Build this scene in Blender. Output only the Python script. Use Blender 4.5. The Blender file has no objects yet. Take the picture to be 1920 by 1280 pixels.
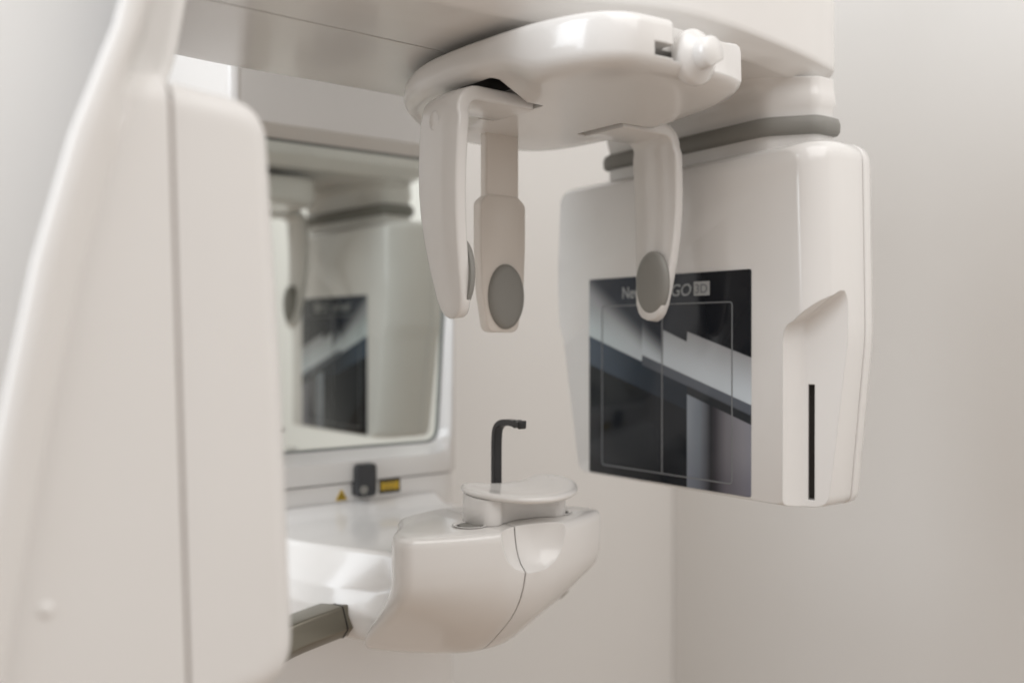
import bpy, bmesh, math
from mathutils import Vector, Matrix
R = math.radians
sc = bpy.context.scene
COL = sc.collection
ZC = 1.35                      # eye height above the floor; shapes below are laid out relative to it

# ------------------------------------------------------------------ camera
cd = bpy.data.cameras.new('camera'); cam = bpy.data.objects.new('camera', cd); COL.objects.link(cam)
cam.location = (0, 0, ZC); cam.rotation_euler = (R(90 - .32), 0, R(-38.3))
cd.lens = 33.75; cd.sensor_width = 36; cd.clip_start = .01; cd.clip_end = 60
cd.dof.use_dof = True; cd.dof.focus_distance = .585; cd.dof.aperture_fstop = 3.3; cd.dof.aperture_blades = 9
sc.camera = cam
# ------------------------------------------------------------------ world and lamps
w = bpy.data.worlds.new('World'); sc.world = w; w.use_nodes = True
bg = w.node_tree.nodes['Background']; bg.inputs[0].default_value = (1, .95, .905, 1); bg.inputs[1].default_value = .57
def area(name, loc, aim, sx, sy, power, col):
    l = bpy.data.lights.new(name, 'AREA'); l.shape = 'RECTANGLE'; l.size = sx; l.size_y = sy
    l.energy = power; l.color = col
    o = bpy.data.objects.new(name, l); COL.objects.link(o); o.location = loc
    o.rotation_euler = (Vector(aim) - Vector(loc)).to_track_quat('-Z', 'Y').to_euler()
    return o
area('window_light', (-1.35, .50, ZC + .85), (.7, .52, ZC + .02), 1.0, 1.4, 31, (.88, .94, 1))
area('ceiling_light', (.45, -.55, ZC + 1.15), (.95, .35, ZC), 1.2, 1.2, 14, (1, .98, .965))
vs = sc.view_settings
vs.view_transform = 'Standard'; vs.look = 'None'; vs.exposure = -.1; vs.gamma = 1; vs.use_curve_mapping = False

# ------------------------------------------------------------------ materials
def nmat(name):
    m = bpy.data.materials.new(name); m.use_nodes = True
    nt = m.node_tree; b = nt.nodes['Principled BSDF']
    return m, nt, b
def plastic(name, col, rough=.3, bev=.0012, spec=.5, var=.03, bump=.02, coat=0, metal=0, nscale=6):
    m, nt, b = nmat(name); N, L = nt.nodes, nt.links
    tc = N.new('ShaderNodeTexCoord')
    n1 = N.new('ShaderNodeTexNoise'); n1.inputs['Scale'].default_value = nscale; n1.inputs['Detail'].default_value = 4
    L.new(tc.outputs['Object'], n1.inputs['Vector'])
    mr = N.new('ShaderNodeMapRange'); mr.inputs['To Min'].default_value = 1 - var; mr.inputs['To Max'].default_value = 1 + var
    L.new(n1.outputs['Fac'], mr.inputs['Value'])
    mx = N.new('ShaderNodeMix'); mx.data_type = 'RGBA'; mx.blend_type = 'MULTIPLY'; mx.inputs['Factor'].default_value = 1
    mx.inputs['A'].default_value = (*col, 1); L.new(mr.outputs['Result'], mx.inputs['B'])
    L.new(mx.outputs['Result'], b.inputs['Base Color'])
    n2 = N.new('ShaderNodeTexNoise'); n2.inputs['Scale'].default_value = 35; n2.inputs['Detail'].default_value = 6
    L.new(tc.outputs['Object'], n2.inputs['Vector'])
    r2 = N.new('ShaderNodeMapRange'); r2.inputs['To Min'].default_value = rough * .82; r2.inputs['To Max'].default_value = rough * 1.2
    L.new(n2.outputs['Fac'], r2.inputs['Value']); L.new(r2.outputs['Result'], b.inputs['Roughness'])
    b.inputs['Specular IOR Level'].default_value = spec; b.inputs['Metallic'].default_value = metal
    b.inputs['Coat Weight'].default_value = coat; b.inputs['Coat Roughness'].default_value = .08
    bv = N.new('ShaderNodeBevel'); bv.samples = 6; bv.inputs['Radius'].default_value = bev
    n3 = N.new('ShaderNodeTexNoise'); n3.inputs['Scale'].default_value = 900; n3.inputs['Detail'].default_value = 2
    L.new(tc.outputs['Object'], n3.inputs['Vector'])
    bp = N.new('ShaderNodeBump'); bp.inputs['Strength'].default_value = bump; bp.inputs['Distance'].default_value = .0004
    L.new(n3.outputs['Fac'], bp.inputs['Height'])
    if bev > 0: L.new(bv.outputs['Normal'], bp.inputs['Normal'])
    L.new(bp.outputs['Normal'], b.inputs['Normal'])
    return m
M = {}
M['white'] = plastic('glossy_white_plastic', (.76, .742, .72), .2, .0015, coat=.3)
M['satin'] = plastic('satin_white_plastic', (.76, .742, .72), .45, 0)
M['cream'] = plastic('cream_plastic', (.74, .69, .635), .3, .0016)
M['rubber'] = plastic('grey_rubber', (.235, .228, .208), .55, .001, var=.06, bump=.1)
M['pad'] = plastic('grey_soft_pad', (.265, .26, .24), .5, .0015, var=.05, bump=.08)
M['black'] = plastic('black_plastic', (.016, .016, .017), .3, .0006)
M['dark'] = plastic('dark_gap', (.012, .011, .011), .7, 0)
M['window'] = plastic('smoked_window', (.03, .031, .034), .25, .001)
M['handle'] = plastic('bronze_grey_metal', (.23, .215, .175), .34, .001, metal=.75, var=.05)
M['yellow'] = plastic('yellow_label', (.72, .47, .02), .45, 0)
M['ink'] = plastic('label_ink', (.03, .026, .015), .5, 0)
M['print'] = plastic('pale_print', (.36, .38, .39), .4, 0)
M['print2'] = plastic('grey_print', (.42, .43, .43), .4, 0)
M['print3'] = plastic('dim_print', (.2, .21, .22), .4, 0)
M['seal'] = plastic('grey_mirror_seal', (.27, .28, .27), .5, 0)
M['slot'] = plastic('brown_slot_lining', (.045, .037, .032), .6, 0)
M['seam'] = plastic('tan_seam_gasket', (.34, .30, .27), .7, 0)
M['groove'] = plastic('seam_shadow_gasket', (.10, .09, .085), .8, 0)
M['rear'] = plastic('slate_rear_cover', (.07, .08, .1), .5, .002)
# mirror glass, faintly green
m, nt, b = nmat('mirror_glass'); b.inputs['Metallic'].default_value = 1
b.inputs['Base Color'].default_value = (.80, .83, .79, 1); b.inputs['Roughness'].default_value = .015
M['mirror'] = m
# painted wall: fine roller texture, faint unevenness
m, nt, b = nmat('painted_wall'); N, L = nt.nodes, nt.links
tc = N.new('ShaderNodeTexCoord'); n = N.new('ShaderNodeTexNoise'); n.inputs['Scale'].default_value = 1.4; n.inputs['Detail'].default_value = 5
L.new(tc.outputs['Object'], n.inputs['Vector'])
cr = N.new('ShaderNodeValToRGB'); cr.color_ramp.elements[0].color = (.765, .75, .725, 1); cr.color_ramp.elements[1].color = (.80, .788, .768, 1)
L.new(n.outputs['Fac'], cr.inputs['Fac']); L.new(cr.outputs['Color'], b.inputs['Base Color'])
n2 = N.new('ShaderNodeTexNoise'); n2.inputs['Scale'].default_value = 420; n2.inputs['Detail'].default_value = 3
L.new(tc.outputs['Object'], n2.inputs['Vector'])
bp = N.new('ShaderNodeBump'); bp.inputs['Strength'].default_value = .12; bp.inputs['Distance'].default_value = .001
L.new(n2.outputs['Fac'], bp.inputs['Height']); L.new(bp.outputs['Normal'], b.inputs['Normal'])
b.inputs['Roughness'].default_value = .75; M['wall'] = m
# floor: warm wood-tone vinyl
m, nt, b = nmat('warm_floor'); N, L = nt.nodes, nt.links
tc = N.new('ShaderNodeTexCoord'); mp = N.new('ShaderNodeMapping'); mp.inputs['Scale'].default_value = (1, 9, 1)
n = N.new('ShaderNodeTexNoise'); n.inputs['Scale'].default_value = 3; n.inputs['Detail'].default_value = 6
L.new(tc.outputs['Object'], mp.inputs['Vector']); L.new(mp.outputs['Vector'], n.inputs['Vector'])
cr = N.new('ShaderNodeValToRGB'); cr.color_ramp.elements[0].color = (.40, .29, .21, 1); cr.color_ramp.elements[1].color = (.55, .43, .33, 1)
L.new(n.outputs['Fac'], cr.inputs['Fac']); L.new(cr.outputs['Color'], b.inputs['Base Color']); b.inputs['Roughness'].default_value = .4
M['floor'] = m

# ------------------------------------------------------------------ mesh helpers (all in eye-relative coordinates)
def rpoly(pts, radii, seg=6):
    """closed 2D polygon with rounded corners"""
    out = []; n = len(pts)
    if not hasattr(radii, '__len__'): radii = [radii] * n
    for i in range(n):
        p = Vector(pts[i]); a = (Vector(pts[i - 1]) - p); b_ = (Vector(pts[(i + 1) % n]) - p)
        la, lb = a.length, b_.length; a.normalize(); b_.normalize()
        ang = max(1e-3, a.angle(b_)); t = min(radii[i] / math.tan(ang / 2), la * .48, lb * .48)
        p0, p1 = p + a * t, p + b_ * t
        for k in range(seg + 1):
            s = k / seg
            q = p0 * (1 - s) ** 2 + p * 2 * s * (1 - s) + p1 * s * s
            out.append((q.x, q.y))
    return out
def crom(pts, per=8, closed=True):
    out = []; n = len(pts); P = [Vector(p) for p in pts]
    for i in range(n if closed else n - 1):
        if closed: a, b_, c, d = P[i - 1], P[i], P[(i + 1) % n], P[(i + 2) % n]
        else: a, b_, c, d = P[max(i - 1, 0)], P[i], P[i + 1], P[min(i + 2, n - 1)]
        for k in range(per):
            t = k / per
            out.append(.5 * ((2 * b_) + (c - a) * t + (2 * a - 5 * b_ + 4 * c - d) * t * t + (3 * b_ - a - 3 * c + d) * t ** 3))
    if not closed: out.append(P[-1])
    return [tuple(v) for v in out]
def inset(loop, d):
    """shrink a closed 2D loop by d (number or function of the point)"""
    n = len(loop); ar = sum(loop[i - 1][0] * loop[i][1] - loop[i][0] * loop[i - 1][1] for i in range(n))
    sg = 1 if ar > 0 else -1; out = []
    for i in range(n):
        j = i - 1; k = (i + 1) % n
        t = Vector(loop[k]) - Vector(loop[j])
        if t.length < 1e-9: out.append(loop[i]); continue
        t.normalize(); nn = Vector((-t.y, t.x)) * sg
        dd = d(loop[i]) if callable(d) else d
        out.append((loop[i][0] + nn.x * dd, loop[i][1] + nn.y * dd))
    return out
def loft(loops, cap=True):
    """loops: lists of equal length of 3D points"""
    bm = bmesh.new(); V = [[bm.verts.new(p) for p in l] for l in loops]; n = len(V[0])
    for a, b_ in zip(V, V[1:]):
        for i in range(n):
            bm.faces.new((a[i], a[(i + 1) % n], b_[(i + 1) % n], b_[i]))
    if cap: bm.faces.new(V[0][::-1]); bm.faces.new(V[-1])
    bmesh.ops.recalc_face_normals(bm, faces=bm.faces)
    return bm
def boxbm(x0, x1, y0, y1, z0, z1):
    return loft([[(x0, y0, z), (x1, y0, z), (x1, y1, z), (x0, y1, z)] for z in (z0, z1)])
def rod(path, sect, up=(0, 0, 1), caps=True):
    """sweep section(i) -> list of (side, up) offsets along a 3D path"""
    P = [Vector(p) for p in path]; loops = []
    for i, p in enumerate(P):
        t = (P[min(i + 1, len(P) - 1)] - P[max(i - 1, 0)]).normalized()
        s = t.cross(Vector(up)); s = s.normalized() if s.length > 1e-6 else Vector((1, 0, 0))
        u = s.cross(t)
        loops.append([tuple(p + s * a + u * b_) for a, b_ in sect(i)])
    return loft(loops, caps)
def lathe(prof, loc, axis, seg=40):
    """prof: (radius, height) along axis"""
    q = Vector((0, 0, 1)).rotation_difference(Vector(axis)); loc = Vector(loc)
    return loft([[tuple(loc + q @ Vector((r * math.cos(2 * math.pi * k / seg), r * math.sin(2 * math.pi * k / seg), h))) for k in range(seg)] for r, h in prof])
ORG = {}
def tmp(bm):
    bmesh.ops.remove_doubles(bm, verts=bm.verts, dist=2e-5); bmesh.ops.dissolve_degenerate(bm, dist=1e-6, edges=bm.edges)
    me = bpy.data.meshes.new('cutter'); bm.to_mesh(me); bm.free()
    o = bpy.data.objects.new('cutter', me); COL.objects.link(o); return o
def boolean(o, cut, op='DIFFERENCE'):
    md = o.modifiers.new('b', 'BOOLEAN'); md.operation = op; md.object = cut; md.solver = 'EXACT'
    dg = bpy.context.evaluated_depsgraph_get(); dg.update()
    me = bpy.data.meshes.new_from_object(o.evaluated_get(dg)); o.modifiers.clear(); old = o.data; o.data = me
    bpy.data.meshes.remove(old); cm = cut.data; bpy.data.objects.remove(cut); bpy.data.meshes.remove(cm)
def obj(name, bm, mat, parent=None, cuts=(), bevel=0, seg=3, angle=38, subsurf=0):
    o = tmp(bm); o.name = name; o.data.name = name
    for c in cuts: boolean(o, tmp(c))
    if bevel or subsurf:
        if bevel:
            md = o.modifiers.new('v', 'BEVEL'); md.width = bevel; md.segments = seg; md.limit_method = 'ANGLE'; md.angle_limit = R(angle)
        if subsurf:
            md = o.modifiers.new('s', 'SUBSURF'); md.levels = md.render_levels = subsurf
        dg = bpy.context.evaluated_depsgraph_get(); dg.update()
        me = bpy.data.meshes.new_from_object(o.evaluated_get(dg)); o.modifiers.clear(); o.data = me
    me = o.data; me.name = name
    xs = [v.co.copy() for v in me.vertices]
    lo = Vector([min(v[i] for v in xs) for i in range(3)]); hi = Vector([max(v[i] for v in xs) for i in range(3)])
    c = (lo + hi) / 2
    me.transform(Matrix.Translation(-c)); me.shade_smooth(); me.set_sharp_from_angle(angle=R(angle))
    me.materials.clear(); me.materials.append(M[mat])
    wpos = c + Vector((0, 0, ZC)); ORG[o.name] = wpos
    if parent: o.parent = parent; o.location = wpos - ORG[parent.name]
    else: o.location = wpos
    return o
def tag(o, label=None, cat=None, kind=None):
    if label: o['label'] = label
    if cat: o['category'] = cat
    if kind: o['kind'] = kind
    return o
def P3(loop, z): return [(x, y, z(x, y) if callable(z) else z) for x, y in loop]
def PU(loop, u): return [(u, v, z) for v, z in loop]           # (V, z) outline at U
def PV(loop, v): return [(u, v, z) for u, z in loop]           # (U, z) outline at V

# ------------------------------------------------------------------ the setting
WU, WV, FZ = 1.12, 1.0142, -ZC
o = obj('wall', boxbm(-3.2, WU + .1, WV, WV + .1, FZ, 1.4), 'wall'); tag(o, kind='structure')
o = obj('wall', boxbm(WU, WU + .1, -2.6, WV - .001, FZ, 1.4), 'wall'); tag(o, kind='structure')
o = obj('floor', boxbm(-3.2, WU, -2.6, WV - .001, FZ - .1, FZ), 'floor'); tag(o, kind='structure')

# ------------------------------------------------------------------ the machine
root = bpy.data.objects.new('dental_x_ray_machine', None); COL.objects.link(root)
root.location = (.4, .85, 0); ORG[root.name] = Vector(root.location)
tag(root, 'white dental panoramic x-ray machine with mirror column, head clamps and rotating arm', 'x-ray machine')

# ---- column with mirror
A = .40
plan = rpoly([(.293, .738), (.520, .738), (.520, .915), (.293, .915)], [.012, .02, .02, .008])
col_bm = loft([P3(plan, FZ), P3(plan, -.127)])
column = obj('column', col_bm, 'white', root)
upplan = rpoly([(.2955, .735), (.520, .735), (.520, .915), (.2955, .915)], [.010, .018, .02, .008])
# mirror opening, tapered, bottom corners rounded (U, z)
mo = rpoly([(.312, .164), (.5050, .164), (.5105, .05), (.5010, -.0985), (.318, -.0985), (.308, .05)], [.012, .012, .3, .014, .014, .3], 5)
cutm = loft([PV(inset(mo, -.0095), .720), PV(inset(mo, -.0095), .7351), PV(mo, .7445), PV(mo, .752)])
housing = obj('mirror_housing', loft([P3(inset(upplan, .001), -.1258), P3(upplan, -.1245), P3(upplan, .42)]), 'white', root, cuts=[cutm], angle=50)
mi = inset(mo, .0006)
mirror = obj('mirror', loft([PV(mi, .7475), PV(mi, .7515)]), 'mirror', housing)
obj('mirror_seal', loft([PV(inset(mo, -.0002), .7455), PV(inset(mo, -.0002), .7475), PV(inset(mo, .0022), .7475), PV(inset(mo, .0022), .7455), PV(inset(mo, -.0002), .7455)], False), 'seal', housing)
obj('rear_cover', loft([P3(rpoly([(.2965, .916), (.50, .916), (.50, WV - .002), (.2965, WV - .002)], .004), z) for z in (FZ, .42)]), 'rear', root)
# laser window
lw = rpoly([(.4058, -.1105), (.4258, -.1105), (.4258, -.139), (.4058, -.139)], .0045)
win = obj('laser_window', loft([PV(lw, .7385), PV(lw, .7295), PV(inset(lw, .0015), .728)]), 'window', root, bevel=0)
obj('lens', lathe([(.0001, .0006), (.0036, .0006), (.0042, 0), (.0042, -.0005)], (.4125, .7284, -.1325), (0, -1, 0), 24), 'rubber', win)
# warning labels
def tri(cx, cz, h): return [(cx, cz + h * .62), (cx + h * .58, cz - h * .38), (cx - h * .58, cz - h * .38)]
t = rpoly(tri(.3958, -.1372, .0098), .0008, 3)
lab = obj('warning_label', loft([PV(t, .7378), PV(t, .7374)]), 'yellow', root); tag(lab, 'yellow triangular warning label')
t2 = rpoly(tri(.3958, -.1374, .0072), .0004, 3); t3 = rpoly(tri(.3958, -.1374, .0058), .0003, 3)
def ring(a, b_, v0, v1): return loft([PV(a, v0), PV(a, v1), PV(b_, v1), PV(b_, v0), PV(a, v0)], False)
obj('label_border', ring(t2, t3, .7374, .7371), 'ink', lab)
s = [(.3958 + .0016 * math.cos(k * math.pi / 8) * (1 if k % 2 else .45), -.1378 + .0016 * math.sin(k * math.pi / 8) * (1 if k % 2 else .45)) for k in range(16)]
obj('label_symbol', loft([PV(s, .7374), PV(s, .7371)]), 'ink', lab)
q = [(.4330, -.1392), (.4545, -.1392), (.4545, -.1262), (.4330, -.1262)]
lab = obj('warning_label', loft([PV(q, .7378), PV(q, .7374)]), 'ink', root); tag(lab, 'yellow rectangular laser label with dark border')
q2 = inset(q, .0034)
lf = obj('label_field', loft([PV(q2, .7374), PV(q2, .7371)]), 'yellow', lab)
for k, (a, b_) in enumerate(((.4365, .4505), (.4365, .4515), (.4365, .449))):
    zz = -.1298 - k * .0026
    obj('label_line', boxbm(a, b_, .73695, .7371, zz - .0003, zz + .0003), 'groove', lab)

# ---- chin support arm (column to chin block)
def armsec(v):
    """(U offset from axis, z) section at depth v, tapering towards the block"""
    t = max(0, min(1, (v - .535) / .15)); t = t * t * (3 - 2 * t)
    t0 = max(0, min(1, (v - .555) / .075)); t0 = t0 * t0 * (3 - 2 * t0)
    e = .044 + .050 * t                      # half width of the flat top
    sd = .052 + .031 * t0 + .012 * t         # half width at the shoulder
    f2 = max(0, min(1, (v - .712) / .026)) ** 2 * .0085   # fillet up against the column
    zt = -.1505 + f2
    bw = .068 + .016 * t0 + .008 * t
    pts = [(-e, zt), (-sd, -.176 + f2 * .6), (-max(sd, bw) - .001, -.190), (-bw + .004, -.2125), (bw - .004, -.2125), (max(sd, bw) + .001, -.190), (sd, -.176 + f2 * .6), (e, zt)]
    return [(A + a, z) for a, z in rpoly(pts, [.006, .012, .014, .012, .012, .014, .012, .006], 5)]
vs_ = [.556, .560, .565, .572, .58, .6, .62, .64, .66, .68, .69, .70, .71, .718, .726, .732, .7365]
chin_arm = obj('chin_support_arm', loft([PV(armsec(v), v) for v in vs_]), 'white', root, angle=60)

# ---- chin block, two shells split along the middle
def mirpts(h): return h + [(2 * A - x, y) for x, y in reversed(h) if abs(x - A) > 1e-6]
topl = mirpts([(A, .575), (.352, .562), (.330, .534), (.3165, .520), (.3115, .506), (.3135, .4975), (.322, .4925), (.345, .4842), (.367, .4785), (.385, .4760)])
topc = crom(topl, 6)
BA = .3925                                   # middle of the block
topc = [(BA + (x - A) * .935, y) for x, y in topc]
def blk(scale, dv, z, ins=0, c=0):
    l = [(BA + (x - BA) * scale, y + dv * max(0, min(1, (.56 - y) / .08)) + c * (abs(x - BA) / .0825) ** 2.2 * max(0, min(1, (.575 - y) / .05))) for x, y in topc]
    return P3(inset(l, ins) if ins else l, z)
layers = [blk(1, 0, -.1236, .0042), blk(1, 0, -.1243, .0020), blk(1, 0, -.1265, .0004), blk(1, 0, -.130), blk(.998, .0005, -.142), blk(.995, .001, -.152), blk(.988, .0030, -.161, 0, .002), blk(.976, .0060, -.169, 0, .008),
          blk(.960, .0105, -.177, 0, .014), blk(.940, .0165, -.185, 0, .021), blk(.912, .0245, -.193, 0, .028), blk(.875, .034, -.202, 0, .034), blk(.83, .042, -.209, 0, .036), blk(.78, .047, -.2125, 0, .036), blk(.70, .052, -.2145, 0, .034)]
def scoop(g):
    n = 48; lp = []
    for k in range(15):
        t = k / 14; z = -.09 - .0665 * t - g * (t > .5); r = max(.02, (1 - t ** 5)) ** .4 + g * 8
        lp.append([(BA + .004 + .037 * r * math.cos(2 * math.pi * j / n), .458 + .0315 * r * math.sin(2 * math.pi * j / n), z) for j in range(n)])
    return loft(lp)
SM = .3875
for sgn in (-1, 1):
    halfcut = boxbm(SM - .0005, SM + .3, .3, .8, -.3, 0) if sgn < 0 else boxbm(SM - .3, SM + .0005, .3, .8, -.3, 0)
    sh = obj('chin_block_shell', loft(layers), 'satin' if 0 else 'white', root, cuts=[scoop(0), halfcut], angle=45)
seam_l = [[(x, .53 + (y - .53) * .955, -.165 + (z + .165) * .97) for x, y, z in l] for l in layers]
obj('shell_seam', loft(seam_l), 'groove', root, cuts=[scoop(.002), boxbm(SM + .003, SM + .3, .3, .8, -.3, 0), boxbm(SM - .3, SM - .003, .3, .8, -.3, 0)])
# sockets in the block where the chin rest plugs in
for sx, ux in ((-1, .3660), (1, .4395)):
    sk = obj('socket', lathe([(.0098, 0), (.0112, .0010), (.0118, .0013), (.0108, .0016), (.0094, .0012), (.0090, .0004)], (ux, .5075, -.1240), (0, 0, 1), 36), 'white', root)
    obj('socket_hole', lathe([(.0075, 0), (.0075, .0012), (.0001, .0012)], (ux, .5075, -.1240), (0, 0, 1), 28), 'rubber', sk)
# ---- handles
hp = crom([(.345, .604, -.194), (.305, .602, -.1985), (.272, .600, -.2045), (.248, .597, -.2165), (.228, .590, -.238), (.214, .578, -.268), (.210, .560, -.305), (.214, .53, -.335)], 6, False)
hs = rpoly([(-.0150, -.005), (-.007, -.0128), (.009, -.0128), (.0150, -.0025), (.0125, .0092), (-.011, .0104)], .0022, 3)
for sx in (1, -1):
    pth = hp if sx > 0 else [(2 * A - x, y, z) for x, y, z in hp[:12]]
    h = obj('handle', rod(pth, lambda i: [(a * sx, b_) for a, b_ in hs]), 'handle', root)
    i0 = Vector(pth[4]); c0 = [tuple(i0), tuple(i0 + (Vector(pth[5]) - i0).normalized() * .0007)]
    obj('handle_seal', rod(c0, lambda i: [(a * sx * 1.035, b_ * 1.035) for a, b_ in hs]), 'black', h)

# ---- overhead beam of the rotating arm
ZB = .172
bout = crom([(.128, .450), (.145, .412), (.20, .400), (.28, .399), (.335, .391), (.37, .3765), (.405, .3665), (.44, .3630), (.50, .3670), (.560, .376), (.592, .388), (.606, .43), (.607, .50), (.602, .570), (.576, .603), (.50, .606), (.32, .606), (.22, .606), (.180, .592), (.150, .52)], 8)
def beam_layers():
    return [P3(inset(bout, .0165), ZB), P3(inset(bout, .0150), ZB + .0002), P3(inset(bout, .0138), ZB + .0010), P3(inset(bout, .0012), ZB + .0090), P3(inset(bout, .0002), ZB + .0108), P3(bout, ZB + .014), P3(bout, .36)]
SEAM = .4825
obj('overhead_beam_cover', loft(beam_layers()), 'white', root, cuts=[boxbm(-.3, 1, SEAM - .0006, 1, 0, .6)], angle=30)
obj('overhead_beam_cover', loft(beam_layers()), 'white', root, cuts=[boxbm(-.3, 1, 0, SEAM + .0006, 0, .6)], angle=30)
obj('beam_core', boxbm(.17, .56, SEAM - .01, SEAM + .01, ZB + .004, .35), 'dark', root)

obj('carriage_shade_block', loft([P3(rpoly([(.30, .47), (.51, .47), (.51, .95), (.30, .95)], .03), z) for z in (.352, .50)]), 'white', root)  # unseen carriage block, added to darken the column face above the mirror

# ---- sensor neck, gasket, sensor head
npl = rpoly([(.548, .574), (.5360, .404), (.5560, .3755), (.5785, .3745), (.588, .574)], [.012, .02, .012, .006, .012], 6)
def nk(d, z, fl_=0):
    return P3(inset(npl, lambda p: d - fl_ * max(0, min(1, (p[1] - .385) / .03)) * max(0, min(1, (.565 - p[0]) / .012))), z)
neck = obj('sensor_neck', loft([nk(.002, .100), nk(.002, .150), nk(.001, .154), nk(0, .158), nk(.0006, .163, .0018), nk(.0012, .167, .0055), nk(.0012, .170, .011), nk(.0012, .1718, .018), nk(.0012, .1735, .02)]), 'white', root, angle=50)
obj('neck_gasket', loft([nk(.001, .1350), nk(-.0015, .1357), nk(-.003, .1380), nk(-.0032, .1428), nk(-.002, .1463), nk(.0005, .1475)]), 'rubber', root, angle=50)

SR = [.014, .012, .05, .03, .03, .011, .1, .009, .2]
SO = [(.358, .1295), (.615, .1260), (.6185, .055), (.617, .012), (.611, -.004), (.592, -.1125), (.44, -.1135), (.3665, -.1135), (.3555, .0)]
SI = [(.374, .1215), (.604, .1175), (.6075, .055), (.606, .012), (.600, -.004), (.581, -.1100), (.44, -.1105), (.3825, -.1105), (.3715, .0)]
def so_l(k, ins=0):
    l = rpoly([(a[0] + (b_[0] - a[0]) * k, a[1] + (b_[1] - a[1]) * k) for a, b_ in zip(SO, SI)], SR, 6)
    return inset(l, ins) if ins else l
sl = [PU(so_l(0, .0005), .5805), PU(so_l(0), .5795), PU(so_l(0), .556)] + [PU(so_l(k), u) for k, u in ((.05, .5505), (.15, .5445), (.31, .539), (.53, .5345), (.78, .5310), (1.0, .529))]
rc = rpoly([(.515, .3845), (.5335, .3835), (.5470, .3800), (.5625, .352), (.567, .30), (.515, .30)], [.0005, .004, .005, .001, .001, .001], 6)
zc_ = lambda x, y: .006 + (.386 - y) * .95
rec = loft([P3(rc, -.2)] + [[(x - a, y - a * .8, zc_(x, y) + h) for x, y in rc] for a, h in ((0, -.013), (.0006, -.008), (.0022, -.0035), (.005, -.0008), (.009, .0004))])
slotc = boxbm(-.0020, .0020, -.013, .013, -.1085, -.032)
slot_m = Matrix.Translation((.5500, .3760, 0)) @ Matrix.Rotation(R(-60), 4, 'Z')
slotc.transform(slot_m)
sensor = obj('sensor_head', loft(sl), 'white', root, cuts=[rec, slotc], angle=40)
si = boxbm(-.0019, .0019, .0075, .0125, -.1084, -.0321); si.transform(slot_m)
obj('slot', si, 'slot', sensor)
obj('back_cover', loft([PU(so_l(0, .0004), .5808), PU(so_l(0, -.0003), .5815), PU(so_l(.03), .589), PU(so_l(.2), .595), PU(so_l(.55), .599), PU(so_l(1), .600)]), 'white', sensor, angle=40)
# display panel
PV0, PV1, PZ0, PZ1 = .4088, .5686, -.109, .0453
pq = rpoly([(PV0, PZ0), (PV1, PZ0), (PV1, PZ1), (PV0, PZ1)], .0016, 3)
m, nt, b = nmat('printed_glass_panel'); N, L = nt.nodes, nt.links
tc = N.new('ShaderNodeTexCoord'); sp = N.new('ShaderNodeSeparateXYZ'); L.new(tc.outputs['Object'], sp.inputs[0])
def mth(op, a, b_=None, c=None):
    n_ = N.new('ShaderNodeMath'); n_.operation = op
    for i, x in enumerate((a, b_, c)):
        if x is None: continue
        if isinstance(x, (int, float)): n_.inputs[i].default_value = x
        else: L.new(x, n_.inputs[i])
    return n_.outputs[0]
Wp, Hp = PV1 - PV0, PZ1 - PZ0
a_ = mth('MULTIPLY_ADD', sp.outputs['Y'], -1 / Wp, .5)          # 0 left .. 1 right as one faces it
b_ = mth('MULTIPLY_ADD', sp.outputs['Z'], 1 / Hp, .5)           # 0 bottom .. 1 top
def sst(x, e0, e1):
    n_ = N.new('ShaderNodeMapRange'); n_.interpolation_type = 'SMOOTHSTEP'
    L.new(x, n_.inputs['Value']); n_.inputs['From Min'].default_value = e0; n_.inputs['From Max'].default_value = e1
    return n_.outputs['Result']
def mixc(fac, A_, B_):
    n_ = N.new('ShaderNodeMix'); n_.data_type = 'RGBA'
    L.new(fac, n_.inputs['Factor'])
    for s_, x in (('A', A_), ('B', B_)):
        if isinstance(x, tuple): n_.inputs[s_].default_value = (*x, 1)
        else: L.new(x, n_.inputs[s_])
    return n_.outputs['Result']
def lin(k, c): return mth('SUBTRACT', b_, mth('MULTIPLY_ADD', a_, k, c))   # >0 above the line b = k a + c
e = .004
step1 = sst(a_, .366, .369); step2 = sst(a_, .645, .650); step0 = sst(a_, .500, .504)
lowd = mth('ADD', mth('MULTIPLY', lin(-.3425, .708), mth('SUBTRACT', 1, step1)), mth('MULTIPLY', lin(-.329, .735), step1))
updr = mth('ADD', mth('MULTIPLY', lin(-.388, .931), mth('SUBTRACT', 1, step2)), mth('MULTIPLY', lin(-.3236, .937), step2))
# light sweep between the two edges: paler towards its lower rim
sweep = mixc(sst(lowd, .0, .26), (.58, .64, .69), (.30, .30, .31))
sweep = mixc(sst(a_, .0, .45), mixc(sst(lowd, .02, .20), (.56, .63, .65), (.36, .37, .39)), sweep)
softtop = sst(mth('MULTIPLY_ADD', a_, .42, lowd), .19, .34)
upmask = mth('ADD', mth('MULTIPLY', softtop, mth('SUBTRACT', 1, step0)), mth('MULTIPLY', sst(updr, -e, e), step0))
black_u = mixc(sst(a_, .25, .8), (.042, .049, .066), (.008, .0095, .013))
col = mixc(upmask, sweep, black_u)
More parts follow.
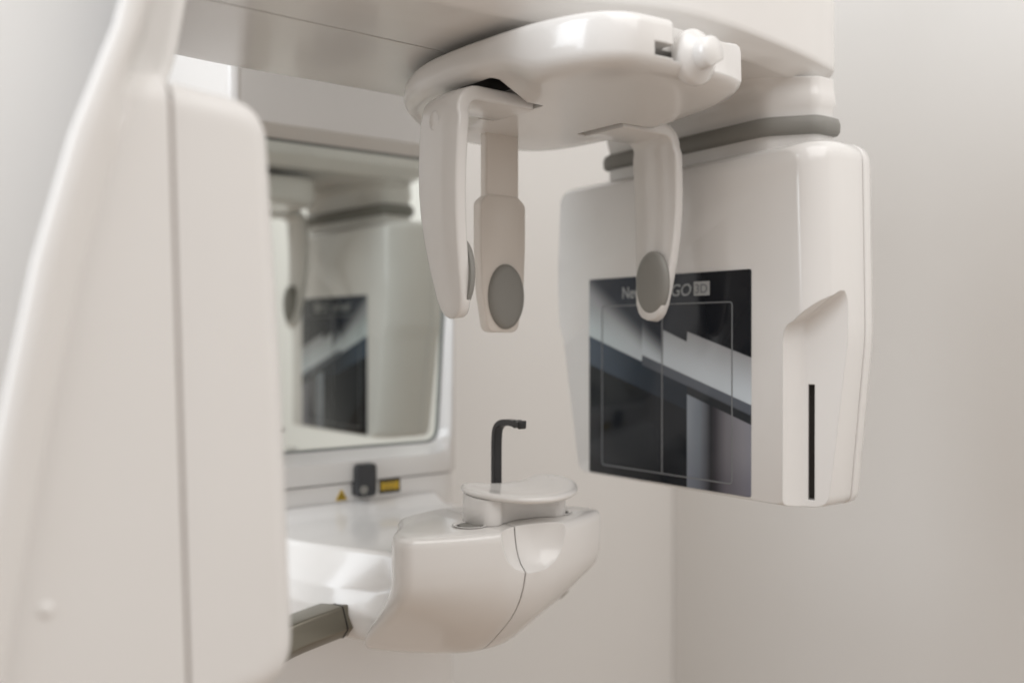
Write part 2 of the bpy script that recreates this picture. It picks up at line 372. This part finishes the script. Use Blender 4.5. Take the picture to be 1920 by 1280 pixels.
# under the sweep
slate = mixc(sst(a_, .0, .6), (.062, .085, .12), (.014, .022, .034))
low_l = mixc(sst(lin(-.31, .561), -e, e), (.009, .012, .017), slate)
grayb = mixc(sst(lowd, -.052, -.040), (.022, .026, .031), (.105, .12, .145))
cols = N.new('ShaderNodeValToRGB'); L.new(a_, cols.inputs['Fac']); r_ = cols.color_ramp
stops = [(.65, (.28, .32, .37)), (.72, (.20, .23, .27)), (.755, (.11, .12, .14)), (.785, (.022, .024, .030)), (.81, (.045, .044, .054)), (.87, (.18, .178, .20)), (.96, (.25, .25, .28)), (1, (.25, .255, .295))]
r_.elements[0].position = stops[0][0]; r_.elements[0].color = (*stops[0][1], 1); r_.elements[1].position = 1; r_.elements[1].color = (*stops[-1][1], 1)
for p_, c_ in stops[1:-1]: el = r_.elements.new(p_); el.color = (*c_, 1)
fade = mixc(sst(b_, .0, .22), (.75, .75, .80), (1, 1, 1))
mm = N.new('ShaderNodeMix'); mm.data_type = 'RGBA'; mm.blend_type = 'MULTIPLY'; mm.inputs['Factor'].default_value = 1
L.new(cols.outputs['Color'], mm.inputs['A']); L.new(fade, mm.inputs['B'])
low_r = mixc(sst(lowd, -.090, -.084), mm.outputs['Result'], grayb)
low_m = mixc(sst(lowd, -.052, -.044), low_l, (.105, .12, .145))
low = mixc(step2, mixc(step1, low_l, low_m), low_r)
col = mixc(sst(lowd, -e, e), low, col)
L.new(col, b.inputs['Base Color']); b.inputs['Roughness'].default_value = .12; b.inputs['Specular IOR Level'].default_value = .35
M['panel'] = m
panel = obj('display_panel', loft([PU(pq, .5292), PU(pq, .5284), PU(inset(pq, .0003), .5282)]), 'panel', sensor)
ORGP = ORG[panel.name]
gl = rpoly([(.424, -.1022), (.5537, -.1022), (.5537, .0240), (.424, .0240)], .003, 5)
gi = inset(gl, .0009)
obj('guide_frame', loft([PU(gl, .5282), PU(gl, .5280), PU(gi, .5280), PU(gi, .5282), PU(gl, .5282)], False), 'print3', sensor)
obj('guide_line', boxbm(.5280, .52818, .4888, .4898, -.1012, .0231), 'print3', sensor)
def text(body, name, v_left, width, z_base, size, u, mat, shear=0, bold=0):
    c = bpy.data.curves.new(name, 'FONT'); c.body = body; c.size = size; c.shear = shear; c.offset = bold; c.extrude = .00008
    t_ = bpy.data.objects.new('t', c); COL.objects.link(t_)
    dg = bpy.context.evaluated_depsgraph_get(); dg.update()
    me = bpy.data.meshes.new_from_object(t_.evaluated_get(dg)); bpy.data.objects.remove(t_)
    xs = [v.co.x for v in me.vertices]; k = width / (max(xs) - min(xs)); x0 = min(xs)
    bm = bmesh.new(); bm.from_mesh(me); bpy.data.meshes.remove(me)
    for v in bm.verts: v.co = Vector((u - v.co.z, v_left - (v.co.x - x0) * k, z_base + v.co.y))
    bmesh.ops.recalc_face_normals(bm, faces=bm.faces)
    return obj(name, bm, mat, sensor)
text('NewTom', 'lettering', .5305, .0400, .0292, .0122, .52795, 'print', 0, .00018)
text('GO', 'lettering', .4800, .0190, .0292, .0122, .52795, 'print', .18, .0001)
bq = [(.4443, .0288), (.4586, .0288), (.4586, .0388), (.4443, .0388)]
obj('lettering_box', loft([PU(bq, .5282), PU(bq, .5279)]), 'print2', sensor)
text('3D', 'lettering', .4572, .0112, .0306, .0092, .52775, 'print3', 0, .0002)

# ---- tube head (left foreground) with its neck
def ul(z):
    ks = [(.20, .104), (.113, .088), (.07, .0725), (.0255, .0605), (-.03, .0495), (-.09, .039), (-.15, .030), (-.3, .02)]
    for (z0, u0), (z1, u1) in zip(ks, ks[1:]):
        if z >= z1: return u0 + (u1 - u0) * (z0 - z) / (z0 - z1)
    return ks[-1][1]
def shroud(z):
    u = ul(z) + .008; t = max(0, min(1, (z - .07) / .04)); t = t * t * (3 - 2 * t); tb = max(0, min(1, (z - .084) / .012)) * .030
    pts = [(.178, .60), (u + .048, .44), (u + .024, .388), (u + .0035, .3505), (u + .0125, .3475), (u + .021, .3540 + tb * .6), (u + .034, .3590 + tb), (max(u + .040, .118), .3620 + tb), (.132, .420), (.153, .478), (.176 + .006 * t, .60)]
    return rpoly(pts, [.01, .03, .02, .0035, .010, .02, .02, .02, .04, .03, .01], 8)
tz = [-.24, -.19, -.15, -.11, -.07, -.03, 0, .0255, .05, .07, .08, .09, .1, .11, .12, .14, .155, .164, .169, .1735]
def fl(z): return .0 if z < .15 else -.005 * ((z - .15) / .0235) ** 2
obj('tube_neck', loft([P3(inset(shroud(z), fl(z)), z) for z in tz]), 'satin', root, angle=60)
def tubo(u0):
    return rpoly([(ul(.09) + .015, .0985), (.1195, .0955), (.1595, .0915), (.1665, -.02), (.1715, -.1395), (.126, -.1455), (ul(-.24) + .015, -.24), (ul(0) + .015, 0)], [.020, .03, .019, .2, .023, .03, .020, .1], 8)
def shell_layers(ol, v0, v1=.59):
    return [PV(inset(ol, .0140), v0), PV(inset(ol, .0105), v0), PV(inset(ol, .0075), v0 + .0005), PV(inset(ol, .0042), v0 + .0022), PV(inset(ol, .0018), v0 + .0052), PV(inset(ol, .0004), v0 + .010), PV(ol, v0 + .017), PV(ol, v1)]
tl = shell_layers(tubo(.058), .352, .465)
def half(bm, d, keep):
    """keep one side of the slightly leaning seam plane, closing the cut"""
    n_ = Vector((1, 0, .029)).normalized() * keep
    g = bm.verts[:] + bm.edges[:] + bm.faces[:]
    r = bmesh.ops.bisect_plane(bm, geom=g, dist=1e-6, plane_co=(.1195 + d, 0, .0955), plane_no=n_, clear_inner=True)
    bmesh.ops.holes_fill(bm, edges=[e_ for e_ in bm.edges if e_.is_boundary], sides=0)
    bmesh.ops.recalc_face_normals(bm, faces=bm.faces)
    return bm
def rear_sec(z):
    u = ul(z) + .008; X = .1195 + (.0955 - z) * .029 - .0005; r = .014; k = z - (.0975 - r)
    dv = 0 if k <= 0 else r - math.sqrt(max(0, r * r - k * k)); v = .352 + dv * .9
    lf = u + .0125 + dv * .35
    return rpoly([(lf + .003, .40), (lf, .3620 + dv), (lf + .0100, v), (X, v), (X, .42)], [.002, .004, .014, .0018, .002], 8)
rz = [-.24, -.2, -.15, -.1, -.05, -.02, 0, .02, .04, .06, .075, .0835, .086, .0885, .091, .0930, .0945, .0957, .0966, .0972, .0975]
rear = obj('tube_head_rear_shell', loft([P3(rear_sec(z), z) for z in rz]), 'satin', root, angle=45)
front = obj('tube_head_front_shell', half(loft(tl), .0005, 1), 'satin', root, angle=40, bevel=.0022, seg=3)
obj('tube_seam', half(half(loft([PV(inset(tubo(.058), .009), v) for v in (.3531, .369)]), -.006, 1), .006, -1), 'seam', root)
obj('screw_plug', lathe([(.0001, .0010), (.0016, .0009), (.0024, .0004), (.0028, 0), (.0028, -.002)], (.0772, .3520, -.0925), (0, -1, 0), 24), 'satin', rear)

# ---- head support: housing, knob, temple arms, forehead arm
hl = [(.337, .541), (.3215, .500), (.3180, .4575), (.3225, .400), (.3330, .366), (.3470, .3500), (.3660, .3445), (.400, .3430), (.4260, .3435), (.4430, .3500), (.4560, .366), (.4660, .392), (.4740, .425), (.4810, .480), (.4790, .535), (.4640, .566), (.43, .572), (.38, .566), (.352, .556)]
hc = crom(hl, 8)
def zb(x, y):
    t = max(0, min(1, (.378 - x) / .042)) * max(0, min(1, (y - .385) / .04)); t = t * t * (3 - 2 * t)
    return .1430 + .0095 * t
def hlay(ins, f_): l = inset(hc, ins); return [(x, y, f_(x, y)) for x, y in l]
def sclay(k, f_): 
    cx, cy = .402, .458; return [(cx + (x - cx) * k, cy + (y - cy) * k, f_(x, y)) for x, y in hc]
hlay_ = [hlay(.006, lambda x, y: .1665), hlay(.0025, lambda x, y: .1662), hlay(.0006, lambda x, y: .1645), hlay(0, lambda x, y: .161), hlay(-.0003, lambda x, y: zb(x, y) + .003), hlay(.0008, zb), hlay(.0035, lambda x, y: zb(x, y) - .0030),
         sclay(.90, lambda x, y: zb(x, y) - .0048), sclay(.78, lambda x, y: zb(x, y) - .0052), sclay(.66, lambda x, y: zb(x, y) * .5 + .143 * .5 - .0054), sclay(.54, lambda x, y: .1375), sclay(.45, lambda x, y: .1374)]
rcut = loft([P3(rpoly([(.379, .300), (.379, .3535), (.4330, .3535), (.470, .340), (.470, .300)], [.001, .004, .01, .001, .001]), z) for z in (.1445, .20)])
slotL = loft([P3(rpoly([(.331, .4385), (.371, .4385), (.371, .4905), (.331, .4905)], .003, 4), z) for z in (.10, .1545)])
slotR = loft([P3(rpoly([(.440, .4435), (.500, .4435), (.500, .4865), (.440, .4865)], .003, 4), z) for z in (.10, .1525)])
kslot = boxbm(.366, .412, .34, .368, .1455, .1525)
hous = obj('head_support_housing', loft(hlay_), 'white', root, cuts=[rcut, slotL, slotR, kslot], angle=42)
obj('slot_lining', boxbm(.330, .3720, .4375, .4915, .1538, .1568), 'dark', hous)
obj('slot_lining', boxbm(.442, .478, .4425, .4875, .1520, .1550), 'dark', hous)
obj('slot_lining', boxbm(.367, .411, .3675, .3685, .1453, .1527), 'dark', hous)
obj('support_mount', loft([P3(crom([(.36, .42), (.44, .42), (.44, .52), (.36, .52)], 8), z) for z in (.165, .176)]), 'dark', hous)
# knob
kc = (.3985, .3455, .1500)
knob = obj('knob', lathe([(.006, -.006), (.0144, -.004), (.0150, -.002), (.0150, .0010), (.0140, .0026), (.0105, .0050), (.0078, .0072), (.0001, .0074)], kc, (0, -1, 0), 48), 'white', hous, angle=50)
gp = [(.0094 * math.cos(k * math.pi / 16), max(-.0066, .0094 * math.sin(k * math.pi / 16))) for k in range(32)]
g_bm = loft([[(kc[0] + a * k, kc[1] - d, kc[2] + z * k) for a, z in gp] for d, k in ((.002, 1.0), (.006, .97), (.010, .95), (.0122, .93), (.0132, .84))])
g_bm.transform(Matrix.Translation(Vector(kc)) @ Matrix.Rotation(R(-30), 4, 'Y') @ Matrix.Translation(-Vector(kc)))
obj('grip', g_bm, 'white', knob, angle=50)
obj('screw', lathe([(.0022, 0), (.0022, .024), (.0001, .024)], (.3985, .369, .149), (0, -1, 0), 16), 'dark', hous)

# temple arms
def temple(sx):
    AX = .4065
    path = []
    ro = .0895                                                # offset of the arm from the axis
    zt = .1400; rb = .011
    path += [(.038, zt), (.05, zt), (.062, zt), (ro - rb, zt)]
    for k in range(1, 7):
        an = math.pi / 2 * k / 6; path.append((ro - rb + rb * math.sin(an), zt - rb + rb * math.cos(an)))
    def bow(z):
        t = (zt - rb - z) / (zt - rb - .010)
        return ro + .0028 * math.sin(math.pi * min(1, t * 1.15)) - .0068 * t ** 2.2
    zs = [.125, .115, .10, .085, .07, .055, .04, .03, .022, .016, .0125, .0105]
    path += [(bow(z), z) for z in zs]
    n = len(path); loops = []
    for i, (r, z) in enumerate(path):
        p = Vector((r, z)); q_ = Vector(path[min(i + 1, n - 1)]) - Vector(path[max(i - 1, 0)]); q_.normalize(); nn = Vector((-q_.y, q_.x))  # outward/up
        if i < 10: nv, fv = .4462, .4835
        else:
            t = (.1345 - z) / .124
            nv = .4445 + .0078 * t ** 2.4 + .0; fv = .4850 - .0110 * t ** 2.0 + .0012 * math.sin(math.pi * t)
        th = .0038 if i >= 10 else .0042
        if z < .0235 and i > 10:
            k = max(0, min(1, (.0235 - z) / .013)); c = 1 - math.sqrt(max(0, 1 - k * k)); nv += .0075 * c; fv -= .0095 * c
        ch = .0013
        sec = [(nv + ch, -th), (nv + ch * .3, -th + ch * .3), (nv, -th + ch), (nv, th - ch), (nv + ch * .3, th - ch * .3), (nv + ch, th),
               (.5 * (nv + fv), th + .0009), (fv - ch, th), (fv - ch * .3, th - ch * .3), (fv, th - ch), (fv, -th + ch), (fv - ch * .3, -th + ch * .3), (fv - ch, -th)]
        loops.append([(AX + sx * (p.x + nn.x * o_), v, p.y + nn.y * o_) for v, o_ in sec])
    arm = obj('temple_arm', loft(loops), 'white', root, angle=50)
    zc = .0365; rr = bow(zc) - .0038
    pl = []
    for rs, h in ((1, -.001), (1.0, .0006), (.985, .0018), (.94, .0030), (.84, .0040), (.6, .0048), (.3, .0051), (.01, .0052)):
        pl.append([(AX + sx * (rr - h + .00018 * 0), .4615 + .0145 * rs * math.cos(2 * math.pi * k / 48), zc + .0222 * rs * math.sin(2 * math.pi * k / 48)) for k in range(48)])
    pb = loft(pl)
    obj('pad', pb, 'pad', arm, angle=60)
    if sx < 0:
        obj('pivot_cap', lathe([(.0058, -.001), (.0058, .0006), (.0052, .0010), (.0046, .0007), (.0001, .0007)], (AX - ro - .0043, .4680, .1255), (-1, 0, 0), 28), 'white', arm)
    return arm
temple(-1); temple(1)

# forehead arm: sliding stem in a wider tapered blade
FX = .4030
def blade(hw_top, hw_bot):
    l = [(-.0175, .0955), (-.0175, .0955)]
bl = rpoly([(-.0128, .0962), (.0128, .0962), (.0195, .0905), (.0195, .060), (.0180, .030), (.0128, .0025), (-.0128, .0025), (-.0180, .030), (-.0195, .060), (-.0195, .0905)], [.006, .006, .006, .1, .06, .007, .007, .06, .1, .006], 6)
bo = [(FX + a, z) for a, z in bl]
fa = obj('forehead_arm', loft([PV(inset(bo, .0012), .5195), PV(inset(bo, .0004), .5199), PV(bo, .5210), PV(bo, .5275), PV(inset(bo, .0015), .5295)]), 'cream', root, angle=40)
sp_ = rpoly([(-.0142, 0), (.0142, 0), (.0142, .007), (-.0142, .007)], .0016, 4)
obj('stem', loft([[(FX + x, .5205 + y, z) for x, y in sp_] for z in (.085, .140)]), 'cream', fa)
pl = []
for rs, h in ((1, -.001), (1.0, .0006), (.985, .0018), (.94, .0030), (.84, .0040), (.6, .0048), (.3, .0051), (.01, .0052)):
    pl.append([(FX + .0015 + .0150 * rs * math.cos(2 * math.pi * k / 48), .5195 - h, .0270 + .0222 * rs * math.sin(2 * math.pi * k / 48)) for k in range(48)])
obj('pad', loft(pl), 'pad', fa, angle=60)

# ------------------------------------------------------------------ chin rest and bite stick (lift off)
cr_ = bpy.data.objects.new('chin_rest', None); COL.objects.link(cr_)
cr_.location = (A, .50, ZC - .1238); ORG[cr_.name] = Vector(cr_.location)
tag(cr_, 'small white dished chin rest plugged onto the chin block', 'chin rest')
DX = .0075
dl = crom([(x + DX + max(0, x - A) * .16, y) for x, y in [(A, .5190), (.387, .5215), (.374, .5285), (.3645, .5265), (.3600, .514), (.3645, .4965), (.379, .4790), (A, .4725), (.421, .4790), (.4360, .4960), (.4410, .514), (.4365, .5275), (.426, .5290), (.413, .5215)]], 7)
def dz(x, y, o_): return -.0985 - .0055 * (.53 - y) / .06 + o_
def dly(i, o_): return [(x, y, dz(x, y, o_)) for x, y in inset(dl, i)]
dish = obj('chin_dish', loft([dly(.006, -.0054), dly(.0022, -.0050), dly(.0004, -.0037), dly(0, -.0024), dly(.0006, -.0012), dly(.0016, -.0004), dly(.0034, -.0002), dly(.008, -.0005), dly(.014, -.0010), dly(.019, -.0012)]), 'white', cr_, angle=60)
cbl = crom([(x + DX * .8, y) for x, y in [(A, .5185), (.386, .522), (.372, .5265), (.3642, .5215), (.3622, .508), (.3660, .4975), (.3745, .4950), (.3840, .5000), (A, .5035), (.416, .5000), (.4255, .4950), (.434, .4975), (.4378, .508), (.4358, .5215), (.428, .5265), (.414, .522)]], 6)
obj('chin_rest_body', loft([P3(inset(cbl, .001), -.1236), P3(cbl, -.1228), P3(cbl, -.112), [(x, y, dz(x, y, -.0050)) for x, y in inset(cbl, .0006)]]), 'white', cr_, angle=60)
bs = bpy.data.objects.new('bite_stick', None)
bp_ = crom([(A - .001, .5225, -.110), (A - .001, .5225, -.098), (A - .001, .5225, -.085), (A - .001, .5222, -.070), (A - .001, .5205, -.0625), (A - .001, .5150, -.0588), (A - .001, .507, -.0580), (A - .001, .4995, -.0584), (A - .001, .4935, -.0588)], 5, False)
nb = len(bp_)
def bsec(i):
    t = i / (nb - 1)
    k = 1.0; h = .0021
    if t > .83: h = .0019 + .0009 * math.sin((t - .83) / .17 * math.pi * 1.7) ** 2
    if i == nb - 1: k = .75; h *= .6
    return [(a * k, b_) for a, b_ in rpoly([(-.0034, -h), (.0034, -h), (.0034, h), (-.0034, h)], .0009, 3)]
def srod(path, sec):
    """sweep in the plane of the axis: side is U"""
    P = [Vector(p) for p in path]; loops = []
    for i, p in enumerate(P):
        t = (P[min(i + 1, len(P) - 1)] - P[max(i - 1, 0)]).normalized(); s = Vector((1, 0, 0)); u = s.cross(t)
        loops.append([tuple(p + s * a + u * b__) for a, b__ in sec(i)])
    return loft(loops)
bpy.data.objects.remove(bs)
bite = obj('bite_stick', srod(bp_, bsec), 'black', None, angle=50)
tag(bite, 'black hooked plastic bite stick standing in the chin rest', 'bite stick')
